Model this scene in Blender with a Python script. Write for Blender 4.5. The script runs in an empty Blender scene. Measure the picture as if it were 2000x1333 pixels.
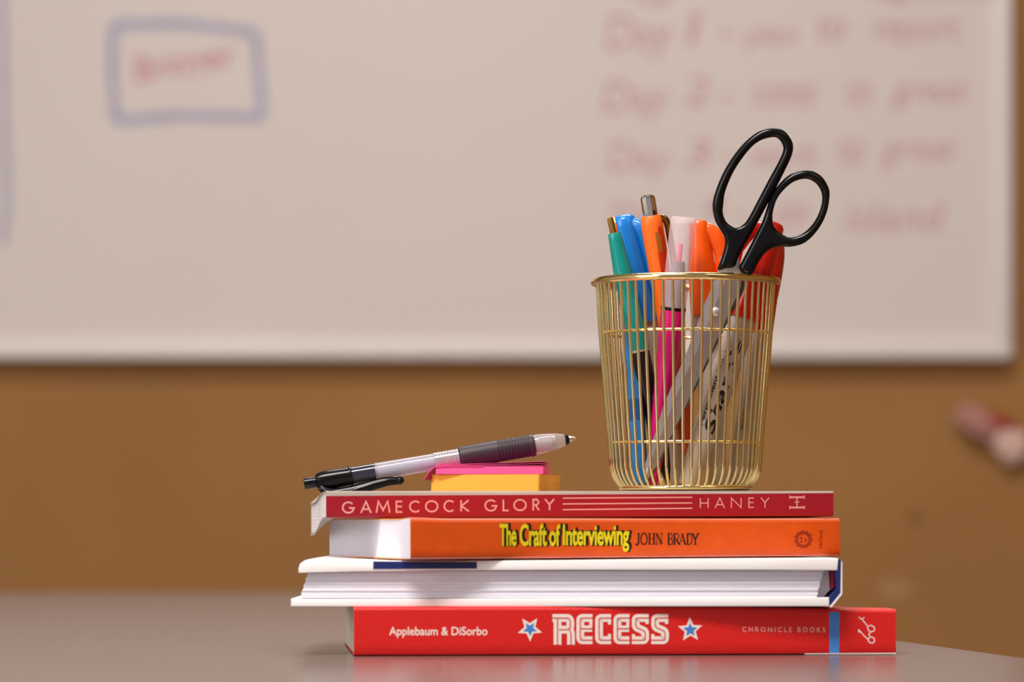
import bpy, bmesh, math, random
from mathutils import Vector, Matrix

random.seed(7)
SC = bpy.context.scene
COL = SC.collection

# ------------------------------------------------------------------ camera
TABLE_Z = 0.75
EYE = TABLE_Z + 0.0637         # lens height above the floor
F = 6900.0                     # focal length in pixels of the 2000 px wide frame
HOR = 1020.0                    # pixel row of the horizon
cam_d = bpy.data.cameras.new('camera')
cam_d.sensor_width = 36.0
cam_d.lens = F * 36.0 / 2000.0
cam_d.shift_y = (HOR - 666.5) / 2000.0
cam_d.clip_start = 0.05
cam_d.clip_end = 50
cam_d.dof.use_dof = True
cam_d.dof.focus_distance = 1.765
cam_d.dof.aperture_fstop = 7.4
cam = bpy.data.objects.new('camera', cam_d)
cam.location = (0, 0, EYE)
cam.rotation_euler = (math.radians(90), 0, 0)
COL.objects.link(cam)
SC.camera = cam

# ------------------------------------------------------------------ world, lights, exposure
w = bpy.data.worlds.new('room_ambient')
SC.world = w
w.use_nodes = True
w.node_tree.nodes['Background'].inputs['Color'].default_value = (1.0, 0.93, 0.88, 1)
w.node_tree.nodes['Background'].inputs['Strength'].default_value = 0.32

def area(name, loc, target, size, power, color=(1, 0.95, 0.9), size_y=None):
    d = bpy.data.lights.new(name, 'AREA')
    d.shape = 'RECTANGLE'
    d.size = size
    d.size_y = size_y or size
    d.energy = power
    d.color = color
    o = bpy.data.objects.new(name, d)
    o.location = loc
    o.rotation_euler = (Vector(target) - Vector(loc)).to_track_quat('-Z', 'Y').to_euler()
    COL.objects.link(o)
    return o

area('window_light', (-2.6, -0.4, 1.8), (0.0, 1.75, 0.85), 1.7, 46, (0.97, 0.97, 1.0), 1.5)
area('ceiling_light', (-0.55, 0.75, 2.62), (-0.55, 0.75, 0), 1.0, 66, (1, 0.95, 0.89), 0.4)
area('ceiling_light', (0.15, 2.85, 2.62), (0.15, 2.85, 0), 1.2, 33, (1, 0.95, 0.91), 0.5)
area('ceiling_light', (1.5, 0.3, 2.62), (1.5, 0.3, 0), 1.2, 8, (1, 0.95, 0.89), 0.5)

SC.view_settings.view_transform = 'Standard'
SC.view_settings.look = 'None'
SC.view_settings.gamma = 1.0
SC.view_settings.use_curve_mapping = False
SC.view_settings.exposure = 0.0

# ------------------------------------------------------------------ helpers
def P(px, py, d):
    """world point seen at photo pixel (px, py) at a depth of d metres"""
    return Vector(((px - 1000.0) * d / F, d, EYE + (HOR - py) * d / F))

def lin(c):
    return tuple(((v / 255.0) / 12.92 if v / 255.0 <= 0.04045 else ((v / 255.0 + 0.055) / 1.055) ** 2.4) for v in c)

MATS = {}
def mat(name, rgb, rough=0.5, metal=0.0, var=0.06, scale=60.0, bump=0.0, bscale=None, stretch=(1, 1, 1),
        coat=0.0, alpha=1.0, spec=0.5, trans=0.0, ior=1.45, sss=0.0):
    """procedural material: base colour with a noise variation, optional relief"""
    if name in MATS:
        return MATS[name]
    m = bpy.data.materials.new(name)
    m.use_nodes = True
    nt = m.node_tree
    n = nt.nodes
    b = n['Principled BSDF']
    out = n['Material Output']
    tc = n.new('ShaderNodeTexCoord')
    mp = n.new('ShaderNodeMapping')
    mp.inputs['Scale'].default_value = stretch
    nt.links.new(tc.outputs['Object'], mp.inputs['Vector'])
    nz = n.new('ShaderNodeTexNoise')
    nz.inputs['Scale'].default_value = scale
    nz.inputs['Detail'].default_value = 4
    nt.links.new(mp.outputs['Vector'], nz.inputs['Vector'])
    rp = n.new('ShaderNodeValToRGB')
    c = lin(rgb)
    rp.color_ramp.elements[0].position = 0.25
    rp.color_ramp.elements[1].position = 0.75
    rp.color_ramp.elements[0].color = tuple(max(0, v * (1 - var)) for v in c) + (1,)
    rp.color_ramp.elements[1].color = tuple(min(1, v * (1 + var)) for v in c) + (1,)
    nt.links.new(nz.outputs['Fac'], rp.inputs['Fac'])
    nt.links.new(rp.outputs['Color'], b.inputs['Base Color'])
    b.inputs['Roughness'].default_value = rough
    b.inputs['Metallic'].default_value = metal
    b.inputs['Specular IOR Level'].default_value = spec
    b.inputs['Coat Weight'].default_value = coat
    b.inputs['Transmission Weight'].default_value = trans
    b.inputs['IOR'].default_value = ior
    if bump:
        bz = n.new('ShaderNodeTexNoise')
        bz.inputs['Scale'].default_value = bscale or scale
        nt.links.new(mp.outputs['Vector'], bz.inputs['Vector'])
        bp = n.new('ShaderNodeBump')
        bp.inputs['Strength'].default_value = bump
        bp.inputs['Distance'].default_value = 0.001
        nt.links.new(bz.outputs['Fac'], bp.inputs['Height'])
        nt.links.new(bp.outputs['Normal'], b.inputs['Normal'])
    if alpha < 1.0:
        tr = n.new('ShaderNodeBsdfTransparent')
        mx = n.new('ShaderNodeMixShader')
        mx.inputs['Fac'].default_value = alpha
        nt.links.new(tr.outputs[0], mx.inputs[1])
        nt.links.new(b.outputs[0], mx.inputs[2])
        nt.links.new(mx.outputs[0], out.inputs['Surface'])
    MATS[name] = m
    return m

def tag(o, label, cat=None, group=None, kind=None):
    if label: o['label'] = label
    if cat: o['category'] = cat
    if group: o['group'] = group
    if kind: o['kind'] = kind
    return o

def obj(name, verts, faces, material, parent=None, smooth=False, mats=None, fmat=None):
    me = bpy.data.meshes.new(name)
    me.from_pydata([tuple(v) for v in verts], [], faces)
    for m_ in (mats or [material]):
        me.materials.append(m_)
    if fmat:
        for p, k in zip(me.polygons, fmat):
            p.material_index = k
    if smooth:
        for p in me.polygons:
            p.use_smooth = True
    me.update()
    o = bpy.data.objects.new(name, me)
    COL.objects.link(o)
    if parent:
        o.parent = parent
    return o

def bm_obj(name, bm, material, parent=None, smooth=False):
    bmesh.ops.recalc_face_normals(bm, faces=bm.faces)
    me = bpy.data.meshes.new(name)
    bm.to_mesh(me)
    bm.free()
    me.materials.append(material)
    if smooth:
        for p in me.polygons:
            p.use_smooth = True
    o = bpy.data.objects.new(name, me)
    COL.objects.link(o)
    if parent:
        o.parent = parent
    return o

def empty(name, loc=(0, 0, 0), rot=(0, 0, 0)):
    o = bpy.data.objects.new(name, None)
    o.empty_display_size = 0.01
    o.location = loc
    o.rotation_euler = rot
    COL.objects.link(o)
    return o

def auto_smooth(o, ang=40):
    me = o.data
    for p in me.polygons:
        p.use_smooth = True
    bm = bmesh.new()
    bm.from_mesh(me)
    lim = math.radians(ang)
    for e in bm.edges:
        if len(e.link_faces) == 2:
            if e.calc_face_angle(0) > lim:
                e.smooth = False
        else:
            e.smooth = False
    bm.to_mesh(me)
    bm.free()
    return o

def box_obj(name, lo, hi, material, parent=None, bevel=0.0, seg=2):
    bm = bmesh.new()
    bmesh.ops.create_cube(bm, size=1)
    for v in bm.verts:
        v.co = Vector([lo[i] + (v.co[i] + 0.5) * (hi[i] - lo[i]) for i in range(3)])
    if bevel:
        bmesh.ops.bevel(bm, geom=bm.edges[:], offset=bevel, segments=seg, profile=0.5, affect='EDGES')
    o = bm_obj(name, bm, material, parent)
    if bevel:
        auto_smooth(o)
    return o

def lathe(name, prof, material, parent=None, seg=32, cap0=True, cap1=True, ang=35, axis_off=(0, 0)):
    """profile of (s, r) pairs turned about local z"""
    vs, fs = [], []
    for s, r in prof:
        for k in range(seg):
            a = 2 * math.pi * k / seg
            vs.append((axis_off[0] + r * math.cos(a), axis_off[1] + r * math.sin(a), s))
    for i in range(len(prof) - 1):
        for k in range(seg):
            k2 = (k + 1) % seg
            fs.append((i * seg + k, i * seg + k2, (i + 1) * seg + k2, (i + 1) * seg + k))
    if cap0: fs.append(tuple(reversed(range(seg))))
    if cap1: fs.append(tuple((len(prof) - 1) * seg + k for k in range(seg)))
    o = obj(name, vs, fs, material, parent)
    return auto_smooth(o, ang)

def tube(name, pts, r, material, parent=None, seg=8, closed=False, flat=1.0, up=None):
    """round bar swept along pts; r may be a number or a list; flat squashes along the second normal"""
    pts = [Vector(p) for p in pts]
    n = len(pts)
    vs, fs = [], []
    prev = None
    for i, p in enumerate(pts):
        if closed:
            t = (pts[(i + 1) % n] - pts[i - 1]).normalized()
        else:
            t = (pts[min(i + 1, n - 1)] - pts[max(i - 1, 0)]).normalized()
        if up is not None:
            a = t.cross(Vector(up)).normalized()
        elif prev is None:
            a = t.cross(Vector((0, 0, 1)) if abs(t.z) < 0.9 else Vector((1, 0, 0))).normalized()
        else:
            a = (prev - t * prev.dot(t)).normalized()
        prev = a
        b = t.cross(a)
        rr = r[i] if isinstance(r, (list, tuple)) else r
        for k in range(seg):
            an = 2 * math.pi * k / seg
            vs.append(p + a * (rr * math.cos(an)) + b * (rr * flat * math.sin(an)))
    m = n if closed else n - 1
    for i in range(m):
        j = (i + 1) % n
        for k in range(seg):
            k2 = (k + 1) % seg
            fs.append((i * seg + k, i * seg + k2, j * seg + k2, j * seg + k))
    if not closed:
        fs.append(tuple(reversed(range(seg))))
        fs.append(tuple((n - 1) * seg + k for k in range(seg)))
    o = obj(name, vs, fs, material, parent, smooth=True)
    return auto_smooth(o, 60)

def smooth_path(pts, n=8, closed=False):
    """Catmull-Rom through the points"""
    pts = [Vector(p) for p in pts]
    m = len(pts)
    out = []
    rng = range(m) if closed else range(m - 1)
    for i in rng:
        if closed:
            p0, p1, p2, p3 = pts[i - 1], pts[i], pts[(i + 1) % m], pts[(i + 2) % m]
        else:
            p0, p1, p2, p3 = pts[max(i - 1, 0)], pts[i], pts[i + 1], pts[min(i + 2, m - 1)]
        for k in range(n):
            t = k / n
            out.append(0.5 * ((2 * p1) + (p2 - p0) * t + (2 * p0 - 5 * p1 + 4 * p2 - p3) * t * t + (3 * p1 - p0 - 3 * p2 + p3) * t ** 3))
    if not closed:
        out.append(pts[-1])
    return out

def sstep(a, b, x):
    t = max(0.0, min(1.0, (x - a) / (b - a)))
    return t * t * (3 - 2 * t)

# ---- flat print: everything is drawn as 2-D polygons and laid on a plane
def ribbon(path, wdt, closed=False):
    """2-D polyline -> (verts, quads) of a band of width wdt"""
    pts = [Vector((p[0], p[1])) for p in path]
    n = len(pts)
    L, R = [], []
    for i in range(n):
        a = pts[i - 1] if (i > 0 or closed) else None
        c = pts[(i + 1) % n] if (i < n - 1 or closed) else None
        d1 = (pts[i] - a).normalized() if a is not None else None
        d2 = (c - pts[i]).normalized() if c is not None else None
        if d1 is None: d1 = d2
        if d2 is None: d2 = d1
        n1 = Vector((-d1.y, d1.x)); n2 = Vector((-d2.y, d2.x))
        nn = n1 + n2
        if nn.length < 1e-6:
            nn = n1
        nn.normalize()
        k = 1.0 / max(0.45, nn.dot(n1))
        L.append(pts[i] + nn * (wdt / 2 * k)); R.append(pts[i] - nn * (wdt / 2 * k))
    vs = L + R
    fs = []
    for i in range(n if closed else n - 1):
        j = (i + 1) % n
        fs.append((i, j, n + j, n + i))
    return vs, fs

def fillet(path, r, n=5, closed=False):
    """round the corners of a 2-D polyline"""
    pts = [Vector((p[0], p[1])) for p in path]
    out = []
    m = len(pts)
    for i in range(m):
        if not closed and i in (0, m - 1):
            out.append(pts[i]); continue
        a, b, c = pts[i - 1], pts[i], pts[(i + 1) % m]
        ra = min(r, (a - b).length * 0.49, (c - b).length * 0.49)
        p0 = b + (a - b).normalized() * ra
        p2 = b + (c - b).normalized() * ra
        for k in range(n + 1):
            t = k / n
            out.append(p0 * (1 - t) ** 2 + b * 2 * t * (1 - t) + p2 * t * t)
    return out

class Print2D:
    def __init__(self):
        self.v, self.f, self.k, self.n = [], [], [], 0
    def add(self, vs, fs):
        o = len(self.v)
        self.v += [Vector((p[0], p[1])) for p in vs]
        self.k += [self.n] * len(vs)      # each stroke a hair prouder than the one before
        self.n += 1
        self.f += [tuple(o + i for i in f) for f in fs]
    def stroke(self, path, wdt, closed=False):
        self.add(*ribbon(path, wdt, closed))
    def poly(self, pts):
        self.add(pts, [tuple(range(len(pts)))])
    def build(self, name, fn, material, parent):
        return obj(name, [fn(p.x, p.y) - Vector((0, 2e-6 * k, 0)) for p, k in zip(self.v, self.k)], self.f, material, parent)

TEXT_CACHE = {}
def text_shape(s, offset=0.0, shear=0.0, spacing=1.0):
    """letters of the built-in font as flat polygons fitted to the unit square (y down)"""
    key = (s, offset, shear, spacing)
    if key not in TEXT_CACHE:
        cu = bpy.data.curves.new('letters', 'FONT')
        cu.body = s
        cu.offset = offset
        cu.shear = shear
        cu.space_character = spacing
        cu.resolution_u = 4
        o = bpy.data.objects.new('letters', cu)
        COL.objects.link(o)
        bpy.context.view_layer.update()
        dg = bpy.context.evaluated_depsgraph_get()
        me = bpy.data.meshes.new_from_object(o.evaluated_get(dg))
        vs = [Vector((v.co.x, v.co.y)) for v in me.vertices]
        fs = [tuple(p.vertices) for p in me.polygons]
        x0 = min(v.x for v in vs); x1 = max(v.x for v in vs)
        y0 = min(v.y for v in vs); y1 = max(v.y for v in vs)
        vs = [Vector(((v.x - x0) / (x1 - x0), (y1 - v.y) / (y1 - y0))) for v in vs]
        bpy.data.objects.remove(o)
        bpy.data.curves.remove(cu)
        bpy.data.meshes.remove(me)
        TEXT_CACHE[key] = (vs, fs)
    return TEXT_CACHE[key]

def text_in(pr, s, tl, tr, bl, offset=0.0, shear=0.0, spacing=1.0):
    """put text in the parallelogram given by its top-left, top-right and bottom-left corners"""
    vs, fs = text_shape(s, offset, shear, spacing)
    tl, tr, bl = Vector(tl), Vector(tr), Vector(bl)
    pr.add([tl + (tr - tl) * v.x + (bl - tl) * v.y for v in vs], fs)

def arc(cx, cy, rx, ry, a0, a1, n=14):
    return [(cx + rx * math.cos(math.radians(a0 + (a1 - a0) * i / n)), cy + ry * math.sin(math.radians(a0 + (a1 - a0) * i / n))) for i in range(n + 1)]

# single-line geometric capitals in a unit box, y down
GLYPH = {
    'G': [arc(.5, .5, .47, .47, -42, -320) + [(.97, .54), (.55, .54)]],
    'A': [[(.02, 1), (.5, 0), (.98, 1)], [(.2, .67), (.8, .67)]],
    'M': [[(.02, 1), (.16, 0), (.5, .78), (.84, 0), (.98, 1)]],
    'E': [[(.95, .03), (.05, .03), (.05, .97), (.95, .97)], [(.05, .48), (.9, .48)]],
    'C': [arc(.55, .5, .5, .47, -45, -315)],
    'O': [arc(.5, .5, .47, .47, 0, 360, 28)],
    'K': [[(.06, 0), (.06, 1)], [(.95, 0), (.1, .52), (1, 1)]],
    'L': [[(.06, 0), (.06, .97), (.98, .97)]],
    'R': [[(.06, 1), (.06, .03), (.45, .03)] + arc(.45, .27, .42, .24, -90, 90, 10) + [(.06, .51)], [(.4, .51), (.95, 1)]],
    'Y': [[(.02, 0), (.5, .5), (.98, 0)], [(.5, .5), (.5, 1)]],
    'H': [[(.05, 0), (.05, 1)], [(.95, 0), (.95, 1)], [(.05, .5), (.95, .5)]],
    'N': [[(.05, 1), (.05, .02), (.95, .98), (.95, 0)]],
}
def glyph(pr, ch, x0, x1, y0, y1, wdt):
    for st in GLYPH[ch]:
        pr.stroke([(x0 + (x1 - x0) * p[0], y0 + (y1 - y0) * p[1]) for p in st], wdt)

def plane_map(o, lift):
    """returns fn(px, py) -> point in o's local frame on its plane y = -lift"""
    bpy.context.view_layer.update()
    inv = o.matrix_world.inverted()
    c = inv @ Vector((0, 0, EYE))
    def fn(px, py):
        q = inv @ P(px, py, 1.0)
        d = q - c
        t = (-lift - c.y) / d.y
        return c + d * t
    return fn

# ------------------------------------------------------------------ materials
M_wall = mat('brown_wall', (160, 114, 64), 0.85, var=0.10, scale=3.0, bump=0.15, bscale=400)
M_floor = mat('floor_tile', (120, 108, 96), 0.5, var=0.1, scale=8)
M_ceil = mat('ceiling_paint', (225, 220, 210), 0.9, var=0.03, scale=10)
M_board = mat('whiteboard_enamel', (221, 210, 205), 0.35, var=0.015, scale=4)
M_alu = mat('frame_aluminium', (232, 226, 222), 0.45, metal=0.0, var=0.03, scale=20)
M_table = mat('table_laminate', (108, 94, 90), 0.21, var=0.07, scale=350, bump=0.05, bscale=900)
M_edge = mat('table_edging', (92, 82, 78), 0.5, var=0.06, scale=90)
M_leg = mat('table_leg_steel', (120, 118, 116), 0.35, metal=0.9, var=0.03)
M_paper = mat('page_paper', (236, 230, 232), 0.8, var=0.07, scale=90, stretch=(0.05, 0.05, 30), bump=0.4, bscale=90)
M_paper2 = mat('page_paper_cool', (226, 222, 232), 0.8, var=0.05, scale=90, stretch=(0.05, 0.05, 22), bump=0.12, bscale=90)
M_gold = mat('brass_wire', (244, 226, 168), 0.10, metal=1.0, var=0.03, scale=200)
M_goldrim = mat('polished_brass', (246, 224, 158), 0.11, metal=1.0, var=0.03, scale=200)
M_black = mat('black_plastic', (6, 5, 8), 0.24, var=0.15, scale=300, spec=0.35)
M_steel = mat('scissor_steel', (200, 194, 206), 0.42, metal=1.0, var=0.05, scale=60, stretch=(1, 1, 12), bump=0.05, bscale=300)
M_chrome = mat('chrome', (225, 222, 226), 0.08, metal=1.0, var=0.02)

# ------------------------------------------------------------------ setting
WALL_Y = 4.5
tag(box_obj('wall_back', (-4, WALL_Y, 0), (4, WALL_Y + 0.12, 2.7), M_wall), 'plain tan brown wall behind the whiteboard', kind='structure')
tag(box_obj('floor', (-4, -3, -0.1), (4, WALL_Y, 0), M_floor), 'dull brown grey floor under the table', kind='structure')
tag(box_obj('ceiling', (-4, -3, 2.7), (4, WALL_Y + 0.12, 2.8), M_ceil), 'pale painted ceiling above the table', kind='structure')

tag(box_obj('unseen_wall_right', (2.4, -3, 0), (2.52, WALL_Y, 2.7), M_wall), 'unseen tan brown side wall added for dark reflections', kind='structure')  # out of view, added so the brass reflects dark on the right
tag(box_obj('unseen_wall_left', (-3.3, -3, 0), (-3.18, WALL_Y, 2.7), mat('pale_wall_paint', (222, 216, 206), 0.9, var=.03, scale=6)), 'unseen pale side wall added for bright reflections', kind='structure')  # out of view, added as a broad bright reflection for the wires

# scuffs on the wall: worn pale and dark smudges with a shape of their own
def scuff(px, py, rx, ry, rgb):
    d = WALL_Y - 0.0006
    c = P(px, py, d)
    k = d / F
    vs = [(rx * k * math.cos(a) * (1 + .2 * math.sin(3 * a + px)), 0, ry * k * math.sin(a) * (1 + .15 * math.cos(2 * a + py))) for a in [2 * math.pi * i / 28 for i in range(28)]]
    o = obj('scuff_mark', [c + Vector(v) for v in vs], [tuple(range(28))], mat('scuff_%d' % rgb[0], rgb, 0.85, var=0.1, scale=40))
    o.parent = bpy.data.objects['wall_back']
scuff(1748, 1152, 34, 16, (172, 128, 88))
scuff(1790, 1012, 16, 20, (142, 99, 52))

# whiteboard
wb = empty('whiteboard', (0, WALL_Y, 0))
tag(wb, 'large white dry erase board with pale rim and faded marker writing', 'whiteboard')
BX0, BX1 = -1.75, (1977 - 1000) * 4.47 / F
BZ0, BZ1 = EYE + (HOR - 701) * 4.47 / F, 2.2
FW = 0.022
box_obj('panel', (BX0 + FW, -0.022, BZ0 + FW), (BX1 - FW, -0.001, BZ1 - FW), M_board, wb)
box_obj('frame_rail', (BX0, -0.032, BZ0), (BX1, -0.001, BZ0 + FW), M_alu, wb, 0.003)
box_obj('frame_rail', (BX0, -0.032, BZ1 - FW), (BX1, -0.001, BZ1), M_alu, wb, 0.003)
box_obj('frame_stile', (BX0, -0.0318, BZ0 + FW), (BX0 + FW, -0.001, BZ1 - FW), M_alu, wb, 0.003)
box_obj('frame_stile', (BX1 - FW, -0.0318, BZ0 + FW), (BX1, -0.001, BZ1 - FW), M_alu, wb, 0.003)
wmap = plane_map(wb, 0.0225)
M_blue_ink = mat('blue_marker_ink', (170, 168, 194), 0.6, var=0.12, scale=60)
M_red_ink = mat('red_marker_ink', (208, 146, 152), 0.6, var=0.12, scale=60)
M_pink_ink = mat('faded_red_marker_ink', (204, 154, 164), 0.6, var=0.12, scale=60)
pr = Print2D()
pr.stroke(fillet([(221, 48), (365, 46), (500, 64), (506, 140), (512, 230), (360, 226), (226, 236), (219, 140)], 14, closed=True), 18, True)
pr.build('drawn_box', wmap, M_blue_ink, wb)
pr = Print2D()
pr.stroke([(4, -30), (6, 120), (10, 260), (14, 400), (4, 480)], 14)
pr.build('drawn_line', wmap, M_blue_ink, wb)
pr = Print2D()
text_in(pr, 'Bringer', (258, 112), (455, 78), (268, 178), offset=0.012, shear=0.1)
pr.build('handwriting', wmap, M_red_ink, wb)
rows = [
    (72, [('Day', 1182, 1312, 30, 118), ('1', 1340, 1366, 22, 88), ('-', 1405, 1428, 62, 70), ('plan', 1455, 1555, 45, 100), ('to', 1594, 1650, 30, 80), ('report', 1705, 1872, 35, 98)]),
    (186, [('Day', 1176, 1302, 158, 240), ('2', 1334, 1382, 150, 205), ('-', 1408, 1430, 186, 194), ('comes', 1470, 1590, 165, 208), ('to', 1650, 1700, 156, 205), ('great', 1740, 1888, 160, 215)]),
    (300, [('Day', 1186, 1306, 278, 352), ('3', 1336, 1386, 272, 326), ('-', 1412, 1432, 300, 308), ('work', 1466, 1596, 276, 326), ('to', 1634, 1686, 268, 320), ('great', 1720, 1862, 274, 330)]),
    (425, [('Day', 1190, 1300, 396, 462), ('4', 1370, 1410, 380, 430), ('-', 1432, 1450, 415, 422), ('on', 1510, 1572, 400, 445), ('island', 1650, 1842, 395, 452)]),
]
for _, words in rows:
    for s, x0, x1, y0, y1 in words:
        pr = Print2D()
        text_in(pr, s, (x0 + 4, y0), (x1 + 4, y0), (x0, y1), shear=0.12)
        pr.build('handwriting', wmap, M_pink_ink, wb)
pr = Print2D()
text_in(pr, 'Tues', (1230, -26), (1310, -26), (1228, 12))
pr.build('handwriting', wmap, M_pink_ink, wb)
pr = Print2D()
text_in(pr, 'agenda', (1700, -40), (1960, -40), (1698, 8))
pr.build('handwriting', wmap, M_pink_ink, wb)

# pink and white paper scrap on the wall, right
sb = empty('crumpled_note', P(1935, 850, WALL_Y))
tag(sb, 'small crumpled pink and white paper note stuck to the brown wall', 'note')
def crumple(name, c, rx, rz, dep, rgb, rot, seed):
    rd = random.Random(seed)
    bm = bmesh.new()
    bmesh.ops.create_icosphere(bm, subdivisions=3, radius=1)
    for v in bm.verts:
        k = 1 + rd.uniform(-.22, .22)
        v.co = Vector((v.co.x * rx * k, v.co.y * dep * k, v.co.z * rz * k))
    bmesh.ops.rotate(bm, verts=bm.verts, matrix=Matrix.Rotation(rot, 3, 'Y'), cent=(0, 0, 0))
    bmesh.ops.translate(bm, verts=bm.verts, vec=c)
    bm_obj(name, bm, mat(name + '_paper_%d' % seed, rgb, 0.8, var=0.1, scale=60), sb)
crumple('pink_fold', (-0.018, -0.018, 0.014), 0.034, 0.017, 0.014, (178, 126, 118), 0.55, 1)
crumple('white_fold', (0.022, -0.018, -0.012), 0.022, 0.021, 0.014, (226, 190, 178), 0.3, 2)
crumple('red_fold', (0.012, -0.020, 0.016), 0.016, 0.008, 0.012, (170, 60, 48), 0.5, 3)

# ------------------------------------------------------------------ table
tb = empty('table', (0, 0, 0))
tag(tb, 'grey brown laminate table carrying the stack of books', 'table')
poly = fillet([(-1.2, 0.9), (0.338, 0.9), (0.036, 3.17), (-1.2, 3.17)], 0.05, 8, closed=True)
def prism(name, pts, z0, z1, material, parent, bevel=0.0):
    bm = bmesh.new()
    vs = [bm.verts.new((p[0], p[1], z0)) for p in pts]
    f = bm.faces.new(vs)
    r = bmesh.ops.extrude_face_region(bm, geom=[f])
    bmesh.ops.translate(bm, verts=[v for v in r['geom'] if isinstance(v, bmesh.types.BMVert)], vec=(0, 0, z1 - z0))
    o = bm_obj(name, bm, material, parent)
    return auto_smooth(o, 30)
prism('table_top', poly, TABLE_Z - 0.004, TABLE_Z, M_table, tb)
prism('edge_band', poly, TABLE_Z - 0.03, TABLE_Z - 0.004, M_edge, tb)
for lx, ly in ((-1.1, 1.0), (0.22, 1.0), (-1.1, 3.07), (-0.05, 3.07)):
    o = lathe('leg', [(0.02, 0.014), (0.60, 0.02), (0.72, 0.02)], M_leg, tb, 16)
    o.location = (lx, ly, 0)
    f = lathe('foot', [(0, 0.012), (0.004, 0.017), (0.02, 0.017)], M_black, o, 16)

# ------------------------------------------------------------------ books
def paperback(name, label, corner, yaw, tilt, L, W, T, m_spine, m_cover, m_page, warp=None, r=0.0015, chamfer=0.0, head_gap=0.0006, band=0.0):
    """paperback lying flat, spine to the camera: local x along the spine, y away from it, z up"""
    e = empty(name, corner, (0, -tilt, yaw))
    tag(e, label, 'book')
    warp = warp or (lambda u, v, z: 0.0)
    c = 0.0005
    vl = [W, W * .85, W * .7, W * .5, W * .35, W * .22, W * .12, W * .06, 0.006]
    outer = [(v, 0.0) for v in vl] + [(r, 0.0), (r * .3, r * .3), (0, r), (0, T * .25), (0, T * .5), (0, T * .75), (0, T - max(r, band)), (0, T - r), (r * .3, T - r * .3), (r, T)] + [(v, T) for v in reversed(vl)]
    inner = [(max(v, c), c if z < T * .3 and v >= r * .9 else (T - c if z > T * .7 and v >= r * .9 else max(c, min(T - c, z)))) for v, z in outer]
    nu = 40
    us = [L * (i / nu) for i in range(nu + 1)]
    n = len(outer)
    vs, fs, fm = [], [], []
    for u in us:
        for v, z in outer: vs.append((u, v, z + warp(u, v, z)))
        for v, z in inner: vs.append((u, v, z + warp(u, v, z)))
    S = 2 * n
    for i in range(nu):
        a, b = i * S, (i + 1) * S
        for k in range(n - 1):
            sp = 1 if (outer[k][0] <= r * 1.01 and outer[k + 1][0] <= r * 1.01 and max(outer[k][1], outer[k + 1][1]) <= T - band + 1e-6) else 0
            fs.append((a + k, a + k + 1, b + k + 1, b + k)); fm.append(sp)
            fs.append((a + n + k + 1, a + n + k, b + n + k, b + n + k + 1)); fm.append(0)
        fs.append((a, b, b + n, a + n)); fm.append(0)
        fs.append((a + n - 1, a + 2 * n - 1, b + 2 * n - 1, b + n - 1)); fm.append(0)
    for a, fl in ((0, 0), (nu * S, 1)):
        for k in range(n - 1):
            q = (a + k, a + n + k, a + n + k + 1, a + k + 1)
            fs.append(q if not fl else tuple(reversed(q))); fm.append(0)
    cov = obj('cover', vs, fs, None, e, mats=[m_cover, m_spine], fmat=fm)
    auto_smooth(cov, 35)
    # page block
    pv = [c, 0.004, 0.009, 0.014, 0.02] + [W * k for k in (.25, .35, .5, .65, .8, .92)] + [W - 0.0008]
    pz = [c + (T - 2 * c) * k / 6 for k in range(7)]
    pu = [head_gap + (L - 2 * head_gap) * k / nu for k in range(nu + 1)]
    idx = {}
    vs, fs = [], []
    def vid(i, j, k):
        if (i, j, k) not in idx:
            u, v, z = pu[i], pv[j], pz[k]
            if chamfer:
                q = chamfer * (1 - sstep(0, 0.034, v)) * (1 - sstep(0, L * .4, u))
                u = u + q
            idx[(i, j, k)] = len(vs)
            vs.append((u, v, z + warp(u, v, z)))
        return idx[(i, j, k)]
    ni, nj, nk = len(pu) - 1, len(pv) - 1, len(pz) - 1
    for i in range(ni):
        for j in range(nj):
            fs.append((vid(i, j, 0), vid(i, j + 1, 0), vid(i + 1, j + 1, 0), vid(i + 1, j, 0)))
            fs.append((vid(i, j, nk), vid(i + 1, j, nk), vid(i + 1, j + 1, nk), vid(i, j + 1, nk)))
    for i in range(ni):
        for k in range(nk):
            fs.append((vid(i, 0, k), vid(i + 1, 0, k), vid(i + 1, 0, k + 1), vid(i, 0, k + 1)))
            fs.append((vid(i, nj, k), vid(i, nj, k + 1), vid(i + 1, nj, k + 1), vid(i + 1, nj, k)))
    for j in range(nj):
        for k in range(nk):
            fs.append((vid(0, j, k), vid(0, j, k + 1), vid(0, j + 1, k + 1), vid(0, j + 1, k)))
            fs.append((vid(ni, j, k), vid(ni, j + 1, k), vid(ni, j + 1, k + 1), vid(ni, j, k + 1)))
    pg = obj('page_block', vs, fs, m_page, e)
    auto_smooth(pg, 35)
    return e

def corner_at(px, d, z):
    p = P(px, 0, d); p.z = z
    return p

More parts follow.
